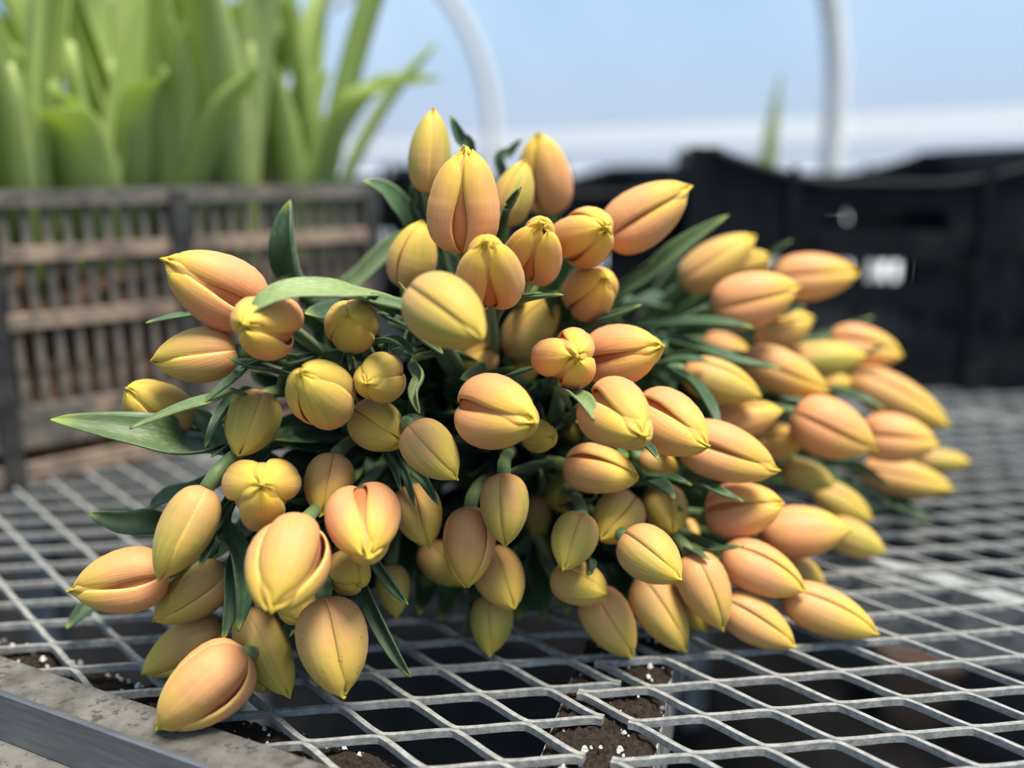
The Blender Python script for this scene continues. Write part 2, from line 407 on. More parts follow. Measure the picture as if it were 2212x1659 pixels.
# spilled potting soil under the mesh, with perlite grains
rng = random.Random(3)
def soil_strip(origin, along, across, s0, s1, w0, w1, ztop, base, name, label, dens):
    v, f = [], []
    ns = int((s1 - s0) / .0022); nw = int((w1 - w0) / .0022)
    hmap = {}
    for i in range(ns + 1):
        for j in range(nw + 1):
            s_ = s0 + (s1 - s0) * i / ns; w_ = w0 + (w1 - w0) * j / nw
            p = origin + along * s_ + across * w_
            big = math.sin(s_ * 61 + w_ * 33) * .5 + math.sin(s_ * 143 - w_ * 87 + 1.3) * .35
            e_ = min(1.0, (nw - j) / (nw * .22) if w0 > 0 else min(j, nw - j) / (nw * .22), max(0.02, min(i, ns - i) / (nw * .5)))
            zz = base + (ztop - base) * (e_ ** .7) * (.72 + .28 * big) + rng.uniform(-.0018, .0018)
            zz = min(zz, -.0042)
            if j == nw or (j == 0 and w0 < 0): zz = base
            hmap[(i, j)] = zz
            v.append(p + Vector((rng.uniform(-.0006, .0006), rng.uniform(-.0006, .0006), zz)))
    for i in range(ns):
        for j in range(nw):
            q = i * (nw + 1) + j; f.append((q, q + nw + 1, q + nw + 2, q + 1))
    o = mesh_obj(name, v, f, M_SOIL); tag(o, label, 'soil', None, 'stuff')
    # perlite
    pv, pf = [], []
    for _ in range(dens):
        i = rng.randrange(2, ns - 1); j = rng.randrange(2, nw - 1)
        s_ = s0 + (s1 - s0) * i / ns; w_ = w0 + (w1 - w0) * j / nw
        r = rng.choice((.0005, .0006, .0008, .0010, .0013, .0019))
        c_ = origin + along * s_ + across * w_ + Vector((0, 0, min(hmap[(i, j)] + r * .5, -.0036 - r * .3)))
        n0 = len(pv)
        for a_ in range(3):
            th = math.pi * (a_ + .5) / 3
            for b_ in range(5):
                ph = 2 * math.pi * b_ / 5 + a_
                rr = r * rng.uniform(.75, 1.2)
                pv.append(c_ + Vector((rr*math.sin(th)*math.cos(ph), rr*math.sin(th)*math.sin(ph), rr*math.cos(th))))
        for a_ in range(2):
            for b_ in range(5):
                A = n0 + a_*5 + b_; Bq = n0 + a_*5 + (b_+1) % 5
                pf.append((A, A + 5, Bq + 5, Bq))
        pf.append(tuple(n0 + b_ for b_ in range(5))); pf.append(tuple(n0 + 10 + b_ for b_ in range(5))[::-1])
    o2 = mesh_obj('perlite_grains', pv, pf, M_PERL)
    tag(o2, label.replace('dark potting soil', 'white perlite grains in the soil'), 'perlite', None, 'stuff')
soil_strip(E0, EDIR, EN, -.36, .150, .004, .062, -.0048, -.0219, 'potting_soil', 'dark potting soil lying under the mesh along the bench edge', 330)
soil_strip(p1, BD, BX, -.075, .16, -.0255, .0255, -.0045, -.0099, 'potting_soil', 'dark potting soil lying on the support bar under the mesh', 110)

# a clay pot on the floor below the bench
pp = onz(2000, 1372, FLOORZ + .17)
mbp = MB(); prf = [(.065, 0), (.085, .14), (.095, .14), (.097, .17), (.088, .17), (.080, .14), (.06, .02), (0.001, .02)]
sg = 28
for r_, z_ in prf:
    for k_ in range(sg):
        a_ = 2*math.pi*k_/sg; mbp.v.append(Vector((pp.x + r_*math.cos(a_), pp.y + r_*math.sin(a_), FLOORZ + z_)))
for i in range(len(prf) - 1):
    for k_ in range(sg):
        A = i*sg + k_; Bq = i*sg + (k_+1) % sg; mbp.f.append((A, Bq, Bq + sg, A + sg))
mbp.f.append(tuple(range(sg))[::-1])
tag(mbp.build('clay_pot', M_CLAY, None, True), 'brown clay pot on the floor seen through the mesh at right', 'pot')

# ================================================================== brown slatted crate with tulip plants
cr_r = onz(812, 886); cr_l = onz(0, 1052)
cdir = (cr_l - cr_r).normalized(); cdir.z = 0
CL, CWD, CHT = .60, .40, .238
crate = empty('slatted_crate', (cr_r.x, cr_r.y, 0), math.atan2(cdir.y, cdir.x))
tag(crate, 'dusty brown slatted bulb crate full of leafy tulip plants at left', 'crate')
# crate local: x runs along the front to the left, -y... choose the side that faces away from the camera as inside
inward = Vector((-math.sin(crate.rotation_euler.z), math.cos(crate.rotation_euler.z), 0))
SGN = 1.0 if inward.y > 0 else -1.0
slat_me = MB().box((0, 0, 0), (.0062, .0045, .196)).build('slat', M_BROWN, crate)
slat_mesh = slat_me.data; first = [slat_me]
def slat(x, y, rz=0.0):
    if first: o = first.pop()
    else:
        o = bpy.data.objects.new('slat', slat_mesh); COL.objects.link(o); o.parent = crate
    o.location = (x, y, .134); o.rotation_euler = (0, 0, rz)
def wall_run(p0, p1, n):
    p0, p1 = Vector(p0), Vector(p1); d_ = p1 - p0; rz = math.atan2(d_.y, d_.x)
    for i in range(n):
        q = p0 + d_ * ((i + .5) / n)
        slat(q.x, q.y, rz)
    for z_, h_, w_, nm, mt in ((.232, .013, .013, 'top_rim', M_BROWN), (.188, .012, .012, 'rail', M_RAIL), (.134, .012, .013, 'rail', M_RAIL), (.046, .034, .0075, 'base_panel', M_BROWN), (.008, .015, .012, 'bottom_rail', M_RAIL)):
        MB().bar(p0 + Vector((0, 0, z_)), p1 + Vector((0, 0, z_)), w_, h_).build(nm, mt, crate)
cy = CWD * SGN
wall_run((0, 0, 0), (CL, 0, 0), 38); wall_run((0, cy, 0), (CL, cy, 0), 30)
wall_run((0, 0, 0), (0, cy, 0), 28); wall_run((CL, 0, 0), (CL, cy, 0), 28)
for (x_, y_) in ((0, 0), (CL, 0), (0, cy), (CL, cy), (.20, -.004*SGN), (.355, -.004*SGN), (.50, -.004*SGN)):
    MB().box((x_, y_, .119), (.016, .014, .232)).build('post', M_POST, crate)
MB().box((CL/2, cy/2, .012), (CL - .01, CWD - .01, .006)).build('base_plate', M_BROWN, crate)
# soil fill
v, f = [], []; nx, ny = 60, 40
for i in range(nx + 1):
    for j in range(ny + 1):
        x_ = .008 + (CL - .016) * i / nx; y_ = (.008 + (CWD - .016) * j / ny) * SGN
        v.append(Vector((x_, y_, .150 + .010 * math.sin(x_*40 + y_*23) + rng.uniform(-.006, .006))))
nb = len(v)
for i in range(nx):
    for j in range(ny):
        q = i*(ny+1)+j; f.append((q, q+ny+1, q+ny+2, q+1))
ring = [i*(ny+1) for i in range(nx+1)] + [nx*(ny+1)+j for j in range(1, ny+1)] + [i*(ny+1)+ny for i in range(nx-1, -1, -1)] + [j for j in range(ny-1, 0, -1)]
for q in ring: v.append(Vector((v[q].x, v[q].y, .016)))
for i in range(len(ring)):
    f.append((ring[i], ring[(i+1) % len(ring)], nb + (i+1) % len(ring), nb + i))
so = mesh_obj('crate_soil', v, f, M_CSOIL); so.matrix_world = Matrix.Translation(crate.location) @ Matrix.Rotation(crate.rotation_euler.z, 4, 'Z')
tag(so, 'reddish brown soil filling the slatted crate', 'soil', None, 'stuff')

# ---- leaf strip: a folded, tapering blade along a path
def bez(p, n):
    """Catmull-Rom through the points."""
    p = [Vector(q) for q in p]
    p = [p[0] * 2 - p[1]] + p + [p[-1] * 2 - p[-2]]
    out = []; seg = len(p) - 3
    for i in range(n):
        t = i / (n - 1) * seg; k_ = min(int(t), seg - 1); t -= k_
        a_, b_, c_, d_ = p[k_:k_+4]
        out.append(.5 * ((2*b_) + (c_-a_)*t + (2*a_-5*b_+4*c_-d_)*t*t + (3*b_-a_-3*c_+d_)*t**3))
    return out
def leaf_geo(path, width, nrm, fold=.35, curl=0.0, n=22, m=9, peak=.42, wave=0.0, tw=0.0):
    pts = bez(path, n); vs, fs, uv = [], [], []
    nrm = Vector(nrm).normalized()
    for i, p in enumerate(pts):
        t = (pts[min(i+1, n-1)] - pts[max(i-1, 0)]).normalized()
        nn = (nrm - t*nrm.dot(t))
        nn = nn.normalized() if nn.length > 1e-6 else t.orthogonal().normalized()
        v_ = i / (n - 1)
        if tw: nn = Quaternion(t, tw * v_) @ nn
        sd = t.cross(nn)
        a_ = math.log(.5) / math.log(peak)
        w_ = width * .5 * max(0.0, math.sin(math.pi * min(1, v_ ** a_ * .96 + .04))) ** .72
        if v_ < .25: w_ = max(w_, width * .16)
        for j in range(m):
            u_ = -1 + 2 * j / (m - 1)
            ang = fold * abs(u_) + curl * u_ * u_
            x_ = u_ * w_ * math.cos(ang * .8); y_ = abs(u_) * w_ * math.sin(ang)
            y_ += wave * width * math.sin(v_ * 9 + u_) * u_ * u_
            vs.append(p + sd * x_ + nn * y_); uv.append(((u_ + 1) / 2, v_))
    for i in range(n - 1):
        for j in range(m - 1):
            q = i*m + j; fs.append((q, q+1, q+m+1, q+m))
    return vs, fs, uv
def leaf_obj(parent, path, width, nrm, mat=M_LEAF, thick=.0009, **kw):
    inv = parent.matrix_basis.inverted() if parent else Matrix()
    vs, fs, uv = leaf_geo(path, width, nrm, **kw)
    o = mesh_obj('leaf', [inv @ v for v in vs], fs, mat, parent, True, uv)
    sm = o.modifiers.new('thick', 'SOLIDIFY'); sm.thickness = thick; sm.offset = 0
    return o

cw = Matrix.Translation(crate.location) @ Matrix.Rotation(crate.rotation_euler.z, 4, 'Z')
def plant(base, leaves, rr, label, group):
    t = empty('tulip_plant', base); tag(t, label, 'plant', group)
    top = Vector(base) + Vector((rr.uniform(-.03, .03), rr.uniform(-.03, .03), rr.uniform(.14, .22)))
    inv = t.matrix_basis.inverted()
    pts = bez([Vector(base) - Vector((0, 0, .02)), (Vector(base) + top) / 2 + Vector((.006, 0, 0)), top], 8)
    mb_ = MB().tube([inv @ q for q in pts], [.0045]*8, 8); mb_.build('stem', M_PLANT, t, True)
    for (dx, dy, hgt, wd, lean) in leaves:
        b0 = Vector(base)
        d_ = Vector((dx, dy, 0))
        path = [b0 - Vector((0, 0, .01)), b0 + d_*.25 + Vector((0, 0, hgt*.35)), b0 + d_*.62 + Vector((0, 0, hgt*.72)), b0 + d_*1.0*(1+lean*.2) + Vector((0, 0, hgt*(1 - lean*.25)))]
        leaf_obj(t, path, wd, -d_.normalized() if d_.length > 1e-5 else (0, -1, 0), M_PLANT, fold=rr.uniform(.3, .9), n=18, m=7, peak=rr.uniform(.35, .5), wave=rr.uniform(-.06, .06), tw=rr.uniform(-.9, .9))
    return t
rr = random.Random(21)
for i in range(9):
    for j in range(4):
        x_ = .035 + i * .066 + rr.uniform(-.015, .015); y_ = (.05 + j * .095 + rr.uniform(-.02, .02)) * SGN
        b_ = cw @ Vector((x_, y_, .150))
        lv = []
        for q in range(rr.choice((3, 4))):
            a_ = rr.uniform(0, 6.28); ln = rr.uniform(.02, .13)
            lv.append((math.cos(a_)*ln*1.25, math.sin(a_)*ln*1.25, rr.uniform(.18, .42), rr.uniform(.036, .060), rr.uniform(0, .9)))
        plant(b_, lv, rr, 'leafy green tulip plant growing in the brown slatted crate', 'tulip plants in the slatted crate')

for i in range(12):
    b_ = cw @ Vector((.025 + .016 * i + rr.uniform(-.008, .008), (.03 + rr.random() * .30) * SGN, .150))
    lv = []
    for q in range(4):
        a_ = rr.uniform(0, 6.28); ln = rr.uniform(.03, .13)
        lv.append((math.cos(a_)*ln + .02, math.sin(a_)*ln, rr.uniform(.18, .38), rr.uniform(.036, .056), rr.uniform(0, 1.0)))
    plant(b_, lv, rr, 'leafy green tulip plant growing in the brown slatted crate', 'tulip plants in the slatted crate')

# ================================================================== black harvest crates
def black_crate(loc, rz, label, w=.42, l=.58, h=.277, sag_=.042):
    t = empty('harvest_crate', loc, rz); tag(t, label, 'crate', 'black plastic crates behind the tulips')
    def topz(x):                       # sagging hand-hold side
        q = min(1.0, abs(x) / (w/2)); return h - sag_ + sag_ * (max(0, q - .25) / .75) ** 1.6
    def side(p0, ex, ln, sag, rows=((.062, .096), (.122, .154))):
        # p0 middle of the side at the floor, ex along the side
        ey = Vector((-ex.y, ex.x, 0))
        def P(x, y, z): return p0 + ex*x + ey*y + Vector((0, 0, z))
        R = Matrix((ex, ey, Vector((0, 0, 1)))).transposed()
        for z0, z1 in ((0, rows[0][0]), (rows[0][1], rows[1][0]), (rows[1][1], .160)):
            MB().box(P(0, 0, (z0+z1)/2), (ln - .02, .006, z1 - z0), R).build('side_band', M_BLACK, t)
        nb_ = int(ln / .017)
        for (z0, z1) in rows:
            for i in range(nb_):
                x = -ln/2 + .02 + (ln - .04) * i / (nb_ - 1)
                wdt = .0045 if (i % 5) else .016
                MB().box(P(x, 0, (z0+z1)/2), (wdt, .005, z1 - z0), R).build('vent_bar', M_BLACK, t)
        # upper panel with sagging top, hand slot between two bands
        m_ = MB(); nseg = 24; prev = None
        for i in range(nseg + 1):
            x = -ln/2 + .01 + (ln - .02) * i / nseg
            zt = topz(x * (w / ln)) if sag else h - .004
            zb = .208 if abs(x) < .075 else .150
            n0 = len(m_.v)
            for y_, z_ in ((-.003, zb), (.003, zb), (.003, zt), (-.003, zt)): m_.v.append(P(x, y_, z_))
            if i:
                for q in range(4): m_.f.append((n0-4+q, n0-4+(q+1) % 4, n0+(q+1) % 4, n0+q))
        m_.f += [(3, 2, 1, 0), (n0, n0+1, n0+2, n0+3)]
        m_.build('upper_panel', M_BLACK, t)
        m_ = MB().bar(P(-.075, -.004, .166), P(.075, -.004, .166), .008, .032); m_.build('hand_hold', M_BLACK, t)
        m_ = MB(); pr_ = [P(-ln/2 + .01 + (ln-.02)*i/nseg, -.004, (topz((-ln/2 + .01 + (ln-.02)*i/nseg) * (w/ln)) if sag else h-.004)) for i in range(nseg+1)]
        m_.tube(pr_, .0065, 6).build('rim', M_BLACK, t, True)
        for x in (-.105, .105):
            MB().box(P(x, -.006, .135), (.009, .008, .24), R).build('rib', M_BLACK, t)
    side(Vector((0, 0, 0)), Vector((1, 0, 0)), w, True)
    side(Vector((0, l, 0)), Vector((-1, 0, 0)), w, True, ((.014, .044), (.058, .100)))
    side(Vector((w/2, l/2, 0)), Vector((0, 1, 0)), l, False)
    side(Vector((-w/2, l/2, 0)), Vector((0, -1, 0)), l, False)
    for x in (-w/2, w/2):
        for y in (0, l):
            MB().box((x*.975, y + (.008 if y == 0 else -.008), h/2), (.034, .026, h)).build('corner_post', M_BLACK, t)
    MB().box((0, l/2, .004), (w - .01, l - .01, .006)).build('base_plate', M_BLACK, t)
    return t
q1 = onz(1880, 835); q1.z = .0
black_crate((q1.x, q1.y, 0), math.radians(-8), 'black plastic harvest crate standing at the right behind the tulips')
q2 = onz(1290, 800); q2.z = 0
black_crate((q2.x - .02, q2.y + .06, 0), math.radians(9), 'black plastic harvest crate half hidden behind the topmost tulips', h=.252, sag_=.034)
q3 = onz(800, 765); q3.z = 0
black_crate((q3.x - .125, q3.y + .33, 0), math.radians(6), 'black plastic harvest crate behind the right end of the slatted crate', h=.250, sag_=.03)
fp = at(1655, 352, 1.50)
plant(Vector((fp.x, fp.y, .012)), [(.0, .01, .32, .05, .1), (.01, -.02, .385, .045, .0), (-.02, .0, .28, .05, .3)], rr, 'lone green shoot showing above the black crate', None)

# ================================================================== cut tulips
# (cx, cy, tipx, tipy, width px, depth, ripe, green, open, roll, k, label)
T = []
def tl(cx, cy, tx, ty, w, z, ripe, green, opn, roll, label, k=1.42, rest=0, cl=None, notch=0.0): T.append(dict(notch=notch, cx=cx, cy=cy, tx=tx, ty=ty, w=w, z=z, ripe=ripe, green=green, open=opn, roll=roll, label=label, k=k, rest=rest, cl=cl))
# --- top
tl(930,325, 936,234, 95,.51, .25,.60,.0, 50,'slim yellow-green bud standing upright, highest of all the tulips')
tl(1003,428,1005,312,172,.455,.80,.10,.90,52,'large open peach and yellow tulip upright in the top cluster',1.42)
tl(1178,372,1165,288,128,.585,.90,.05,.40,30,'soft orange tulip at the back of the top cluster, tip up',1.5)
tl(1113,415,1136,345, 92,.525,.30,.60,.0, 20,'small yellow-green bud in front of the soft orange top tulip',1.6)
tl(1402,460,1496,402,134,.52, .72,.15,.35,55,'lone peach tulip sticking out right from the top cluster',1.5)
tl(1155,538,1172,482,142,.47, .72,.10,.95,180,'ragged open orange tulip in the middle of the top cluster',1.4)
tl(1055,585,1052,520,165,.43, .80,.05,.85,180,'orange tulip with a hooded petal at the front of the top cluster',1.35)
tl(1264,512,1310,492,140,.49, .75,.10,.55,90,'orange tulip with yellow tip next to the lone peach one')
tl(1278,630,1308,602,122,.52, .85,.05,.35,60,'orange tulip in shade below the top cluster, right side',1.4)
tl(895,550, 912,476,112,.50, .35,.45,.15,20,'tan-yellow bud left of and below the large open top tulip')
tl(968,680,1046,736,162,.39, .12,.50,.0, 50,'pale yellow bud closest to the lens, blurred, centre of pile',1.45)
tl(1155,700,1210,630,112,.525,.30,.40,.1, 20,'shaded tan bud behind and right of the pale yellow bud')
tl(1225,774,1248,770,148,.45, .92,.0, .65,90,'coral tulip seen end-on with ragged yellow centre, right of middle',1.35,notch=.08)
tl(1350,765,1430,748,142,.48, 1.0,.0, .40,60,'bright orange tulip pointing right beside the end-on coral one')
tl(1080,895,1160,914,172,.43, .85,.10,.50,58,'large round coral tulip in the very centre of the pile',1.40)
tl(1168,943,1196,946, 76,.47, .05,.75,.1, 20,'tiny lime-green bud tucked under the large central coral tulip')
tl(1338,902,1392,942,160,.43, .72,.15,.60,50,'large open peach tulip with pink inner petal, right of centre',1.45)
tl(1452,920,1527,962,150,.468,.80,.10,.35,40,'peach tulip just right of the large open peach tulip')
tl(1578,982,1686,1018,132,.50,.62,.10,.35,55,'long peach and yellow tulip lying sideways, right of middle')
tl(1300,1018,1380,1032,116,.48,.50,.15,.40,25,'dusky tan tulip under the large open peach tulip',1.5)
tl(1610,1102,1690,1090,128,.52,1.0,.0, .45,40,'strong coral-orange tulip at right with fiery inner petal')
tl(1742,1150,1841,1146,118,.548,.70,.05,.0, 0,'smooth pale peach tulip pointing right under the coral-orange one')
tl(1650,1236,1738,1278,116,.515,.70,.10,.0, 15,'peach tulip with yellow tip, second from the bottom row at right')
tl(1527,1280,1562,1362,114,.50,.58,.20,.05,35,'upright-hanging peach and yellow tulip in bottom row, right of centre')
tl(1480,1304,1526,1366, 80,.525,.40,.30,.1, 30,'narrow yellow tulip squeezed behind the hanging peach one')
tl(1432,1328,1482,1406,112,.535,.35,.40,.0, 35,'shaded yellow-tan bud in bottom row beside the narrow yellow one',1.5,1)
tl(1410,1206,1468,1250,122,.47,.35,.40,.0, 40,'plump round yellow bud above the bottom row, right of centre')
tl(1330,1122,1296,1164,112,.48,.30,.40,.05,50,'round yellow bud under the dusky tan tulip')
tl(1237,1172,1217,1230,104,.47,.25,.45,.05,55,'bright yellow bud hanging tip down, left of the round one')
tl(1256,1263,1311,1282,106,.49,.35,.35,.2, 30,'dull yellow tulip turned right below the hanging bright bud')
tl(1320,1348,1366,1420,112,.505,.50,.30,.05,50,'peach-yellow bud whose tip touches the mesh, bottom middle',1.5,1)
tl(1437,1106,1452,1150,102,.53,.40,.30,.2, 30,'shadowed tan tulip behind the plump round yellow bud')
tl(1482,1156,1496,1188, 62,.56,.30,.30,.0, 20,'small dark bud deep in shade right of the shadowed tan tulip')
tl(1640,1348,1718,1396,104,.51,.48,.25,.05,40,'yellow-peach tulip in bottom row, second from its right end',1.5,1)
tl(1795,1328,1896,1370,108,.525,.50,.15,.0, 25,'long yellow-peach tulip at the right end of the bottom row',1.5,1)
tl(1738,1238,1780,1260, 64,.57,.30,.25,.0, 0,'half hidden yellow bud above the long bottom-right tulip')
tl(1850,1166,1914,1192, 82,.63,.12,.60,.0, 0,'dull lime-yellow bud lying on the mesh behind smooth pale peach tulip',1.5)
tl(1822,1090,1882,1122, 76,.64,.05,.75,.0, 20,'dark lime bud in shade under the right-hand cluster',1.5)
tl(1748,1030,1804,1046, 68,.61,.05,.70,.0, 20,'shaded green bud left of the dark lime bud at right',1.5)
# --- right cluster
tl(1555,562,1636,508,102,.62,.42,.40,.1, 40,'yellow-green bud at the upper left of the right-hand cluster',1.5,cl='R')
tl(1620,575,1658,555, 72,.655,.50,.1,.1, 20,'small golden bud peeping behind the pink tulip at upper right',1.5,cl='R')
tl(1636,643,1732,620,126,.58,.88,.05,.2, 58,'plump pink-peach tulip at the top of the right-hand cluster',1.45,cl='R')
tl(1762,598,1856,590,110,.68,.72,.05,.25,45,'blurred peach tulip against the black crate, upper right',1.5,cl='R')
tl(1698,712,1756,690, 90,.655,.50,.1,.1, 30,'golden tulip partly hidden under the plump pink-peach one',1.5,cl='R')
tl(1872,752,1952,768, 98,.72,.72,.05,.3, 40,'blurred peach tulip at the far right edge under a thin leaf',1.5,cl='R')
tl(1785,776,1871,768, 86,.665,.20,.5,.0, 20,'slim lime-yellow bud in the middle of the right-hand cluster',1.5,cl='R')
tl(1700,808,1791,846, 98,.60,.45,.25,.0, 45,'long yellow bud with a leaf across its top, right cluster',1.5,cl='R')
tl(1560,828,1643,856, 98,.55,.35,.40,.0, 10,'yellow-green bud at the left end of the right-hand cluster',1.5,cl='R')
tl(1572,752,1626,766, 62,.665,.60,.1,.0, 10,'pale peach bud almost hidden behind the right-cluster leaves',1.5,cl='R')
tl(1804,832,1838,824, 54,.70,.40,.1,.1, 10,'little golden tip behind the long yellow bud, right cluster',1.5,cl='R')
tl(1615,902,1693,886, 88,.565,.62,.05,.1, 10,'shaded orange-tan tulip above the long sideways one',1.5,cl='R')
tl(1685,952,1734,946, 88,.60,.50,.1,.1, 40,'short golden tulip beside the round orange one at right',1.4,cl='R')
tl(1804,932,1892,972,132,.585,.78,.05,.05,50,'round orange-peach tulip in the lower middle of the right cluster',1.42,cl='R')
tl(1942,948,2023,956,112,.64,.80,.05,.1, 50,'peach tulip to the right of the round orange-peach one',1.5,cl='R')
tl(1945,867,2052,920, 98,.70,.50,.25,.0, 20,'long blurred yellow-peach tulip at far right, tip pointing down',1.5,cl='R')
tl(2040,996,2094,998, 54,.745,.12,.5,.0, 20,'small yellow bud furthest to the right of all',1.6,cl='R')
tl(1962,1036,2060,1056, 84,.695,.38,.25,.0, 40,'slender yellow tulip at the lower right corner of the cluster',1.5,cl='R')
# --- middle, in shade
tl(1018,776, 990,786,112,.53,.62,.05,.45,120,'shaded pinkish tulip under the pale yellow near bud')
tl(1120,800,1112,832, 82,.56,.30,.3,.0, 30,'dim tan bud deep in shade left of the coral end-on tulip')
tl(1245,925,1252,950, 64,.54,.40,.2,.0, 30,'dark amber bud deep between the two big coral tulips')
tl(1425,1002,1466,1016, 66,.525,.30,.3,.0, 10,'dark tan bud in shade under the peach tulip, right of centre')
# --- left bunch
tl(460,617, 362,566,166,.445,.85,.0,.50,55,'large glowing orange-yellow tulip at the upper left, pointing left',1.5)
tl(573,702, 530,702,158,.42,.70,.10,.65,60,'open peach tulip under a curling leaf at upper left',1.35,notch=.06)
tl(418,770, 328,782,122,.45,.52,.25,.05,55,'closed peach-yellow tulip pointing left, below the glowing one',1.5)
tl(336,880, 280,842,136,.47,.42,.30,.35,40,'yellow tulip at left with a narrow leaf across it',1.42)
tl(760,703, 750,682,122,.44,.20,.45,.05,180,'round olive-yellow bud seen straight end-on, upper middle',1.35)
tl(690,848, 650,806,152,.43,.20,.50,.25,100,'large olive-yellow bud left of the small ragged one',1.35)
tl(818,818, 790,828,116,.437,.28,.40,.30,95,'small loosely open olive bud between two larger ones',1.3)
tl(820,924, 872,956,116,.455,.22,.50,.05,52,'olive-yellow bud pointing right under the small loose one')
tl(937,980, 992,1040,116,.44,.35,.45,.05,52,'tan-yellow bud pointing down right, in the left middle')
tl(542,917, 517,980,121,.45,.10,.65,.0, 58,'egg-shaped lime-yellow bud hanging tip down at left')
tl(565,1060,565,1048,178,.425,.48,.15,.40,180,'three-lobed yellow tulip seen end-on at left',1.2,notch=.30)
tl(708,1050,693,1114,108,.457,.50,.25,.05,58,'small peach-yellow bud right of the three-lobed tulip')
tl(787,1135,795,1204,170,.42,.90,.05,.65,58,'pink-peach tulip with a deep gap at its top, left of centre',1.3)
tl(620,1224,590,1312,188,.415,.64,.25,.50,5,'biggest peach-yellow tulip in front, under the three-lobed one',1.35)
tl(395,1154,345,1252,122,.43,.18,.55,.0, 50,'long lime-yellow bud hanging on a visible stem at left',1.55)
tl(254,1256,150,1276,146,.455,.62,.15,.45,50,'peach and yellow tulip furthest left, pointing left',1.45)
tl(410,1287,330,1342,116,.462,.15,.50,.0, 40,'shaded olive-yellow bud right of the furthest left tulip',1.5)
tl(392,1402,308,1456,116,.46,.25,.35,.1, 20,'dull mauve-yellow tulip low at left behind the frontmost one',1.5,1)
tl(432,1494,338,1574,174,.42,.68,.12,.50,15,'frontmost peach and yellow tulip lying on the metal bench edge',1.4,1)
tl(578,1414,626,1510,110,.447,.15,.60,.0, 48,'narrow olive-green bud pointing down at the front',1.6)
tl(722,1400,745,1505,156,.44,.45,.30,.10,52,'smooth peach-yellow bud with soil specks, lowest in front',1.42)
tl(755,1240,776,1266, 98,.452,.35,.20,.3, 40,'golden tulip in shade beneath the pink-peach gapped one')
tl(905,1118,926,1184,110,.48,.36,.30,.25,50,'tan-yellow tulip right of the pink-peach gapped one')
tl(1012,1184,1008,1272,122,.47,.76,.10,.25,10,'rosy peach tulip hanging tip down, bottom centre')
tl(1090,1102,1092,1181,108,.455,.20,.45,.0, 60,'oval yellow-olive bud hanging tip down right of the rosy one')
tl(1080,1252,1108,1312,114,.49,.50,.25,.15,40,'peach-yellow tulip below the oval yellow-olive bud')
tl(1062,1350,1060,1413, 96,.52,.08,.55,.0, 60,'blurred lime-yellow bud low under the bottom centre tulips',1.42,1)
tl(850,1278,856,1336, 76,.50,.02,.70,.0, 30,'dim green bud behind the long blade of leaf, bottom centre')
tl(955,1222,996,1266, 82,.53,.20,.4,.0, 30,'dark olive bud behind and left of the rosy hanging tulip')
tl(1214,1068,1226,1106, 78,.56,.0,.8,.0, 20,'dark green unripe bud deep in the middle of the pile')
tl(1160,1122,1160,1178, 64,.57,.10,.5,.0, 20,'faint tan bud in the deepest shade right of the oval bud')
tl(640,1306,652,1340, 90,.452,.12,.5,.1, 20,'lime bud peeping out under the biggest front tulip')
tl(562,1456,574,1492, 74,.462,.10,.5,.1, 20,'little yellow-green bud squeezed behind the frontmost tulip')

# frames of the heads
def frame(t):
    z = t['z']; Wd = t['w'] * z / F; c = at(t['cx'], t['cy'], z)
    tip2 = at(t['tx'], t['ty'], z) - c
    lat = tip2.length
    k = t['k']; 
    s = lat / (k * Wd * .5); vref = .5
    if s > .985: k = lat / (.985 * Wd * .5); s = .985
    else:
        for _ in range(6):
            vref = .42 + .08 * min(1, s); s = min(.985, lat / (k * Wd * (1 - vref)))
    L = k * Wd
    rd = ray(t['cx'], t['cy']).normalized()
    latd = tip2.normalized() if lat > 1e-6 else -UP
    ax = (latd * s - rd * math.sqrt(1 - s*s)).normalized()
    base = c - ax * (L * vref)
    if s > .5: ref = -rd
    else: ref = UP.copy()
    ref = (ref - ax * ref.dot(ax)).normalized()
    t.update(W=Wd, L=L, ax=ax, base=base, ref=ref, c=c, s=s)
for t in T: frame(t)
PROF_V = [0, .02, .05, .10, .18, .28, .40, .52, .64, .75, .85, .93, 1.0]
PROF_R = [.17, .36, .56, .74, .89, .975, 1.0, .965, .87, .72, .52, .31, .10]
def lowest(t):
    lo = 9
    hz = math.sqrt(max(0, 1 - t['ax'].z ** 2))
    for v_ in (0, .1, .2, .3, .4, .5, .6, .7, .8, .9, 1.0):
        r_ = np.interp(v_, PROF_V, PROF_R) * t['W'] / 2
        lo = min(lo, (t['base'] + t['ax'] * (t['L'] * v_)).z - r_ * hz)
    return lo
for t in T:
    # set flagged heads down on the mesh; lift any other head out of it
    if t['rest'] or lowest(t) < .0005:
        a_, b_ = t['z'] - .09, t['z'] + .09
        for _ in range(26):
            t['z'] = (a_ + b_) / 2; frame(t)
            if lowest(t) < .0007: b_ = t['z']
            else: a_ = t['z']
        t['z'] = a_; frame(t)
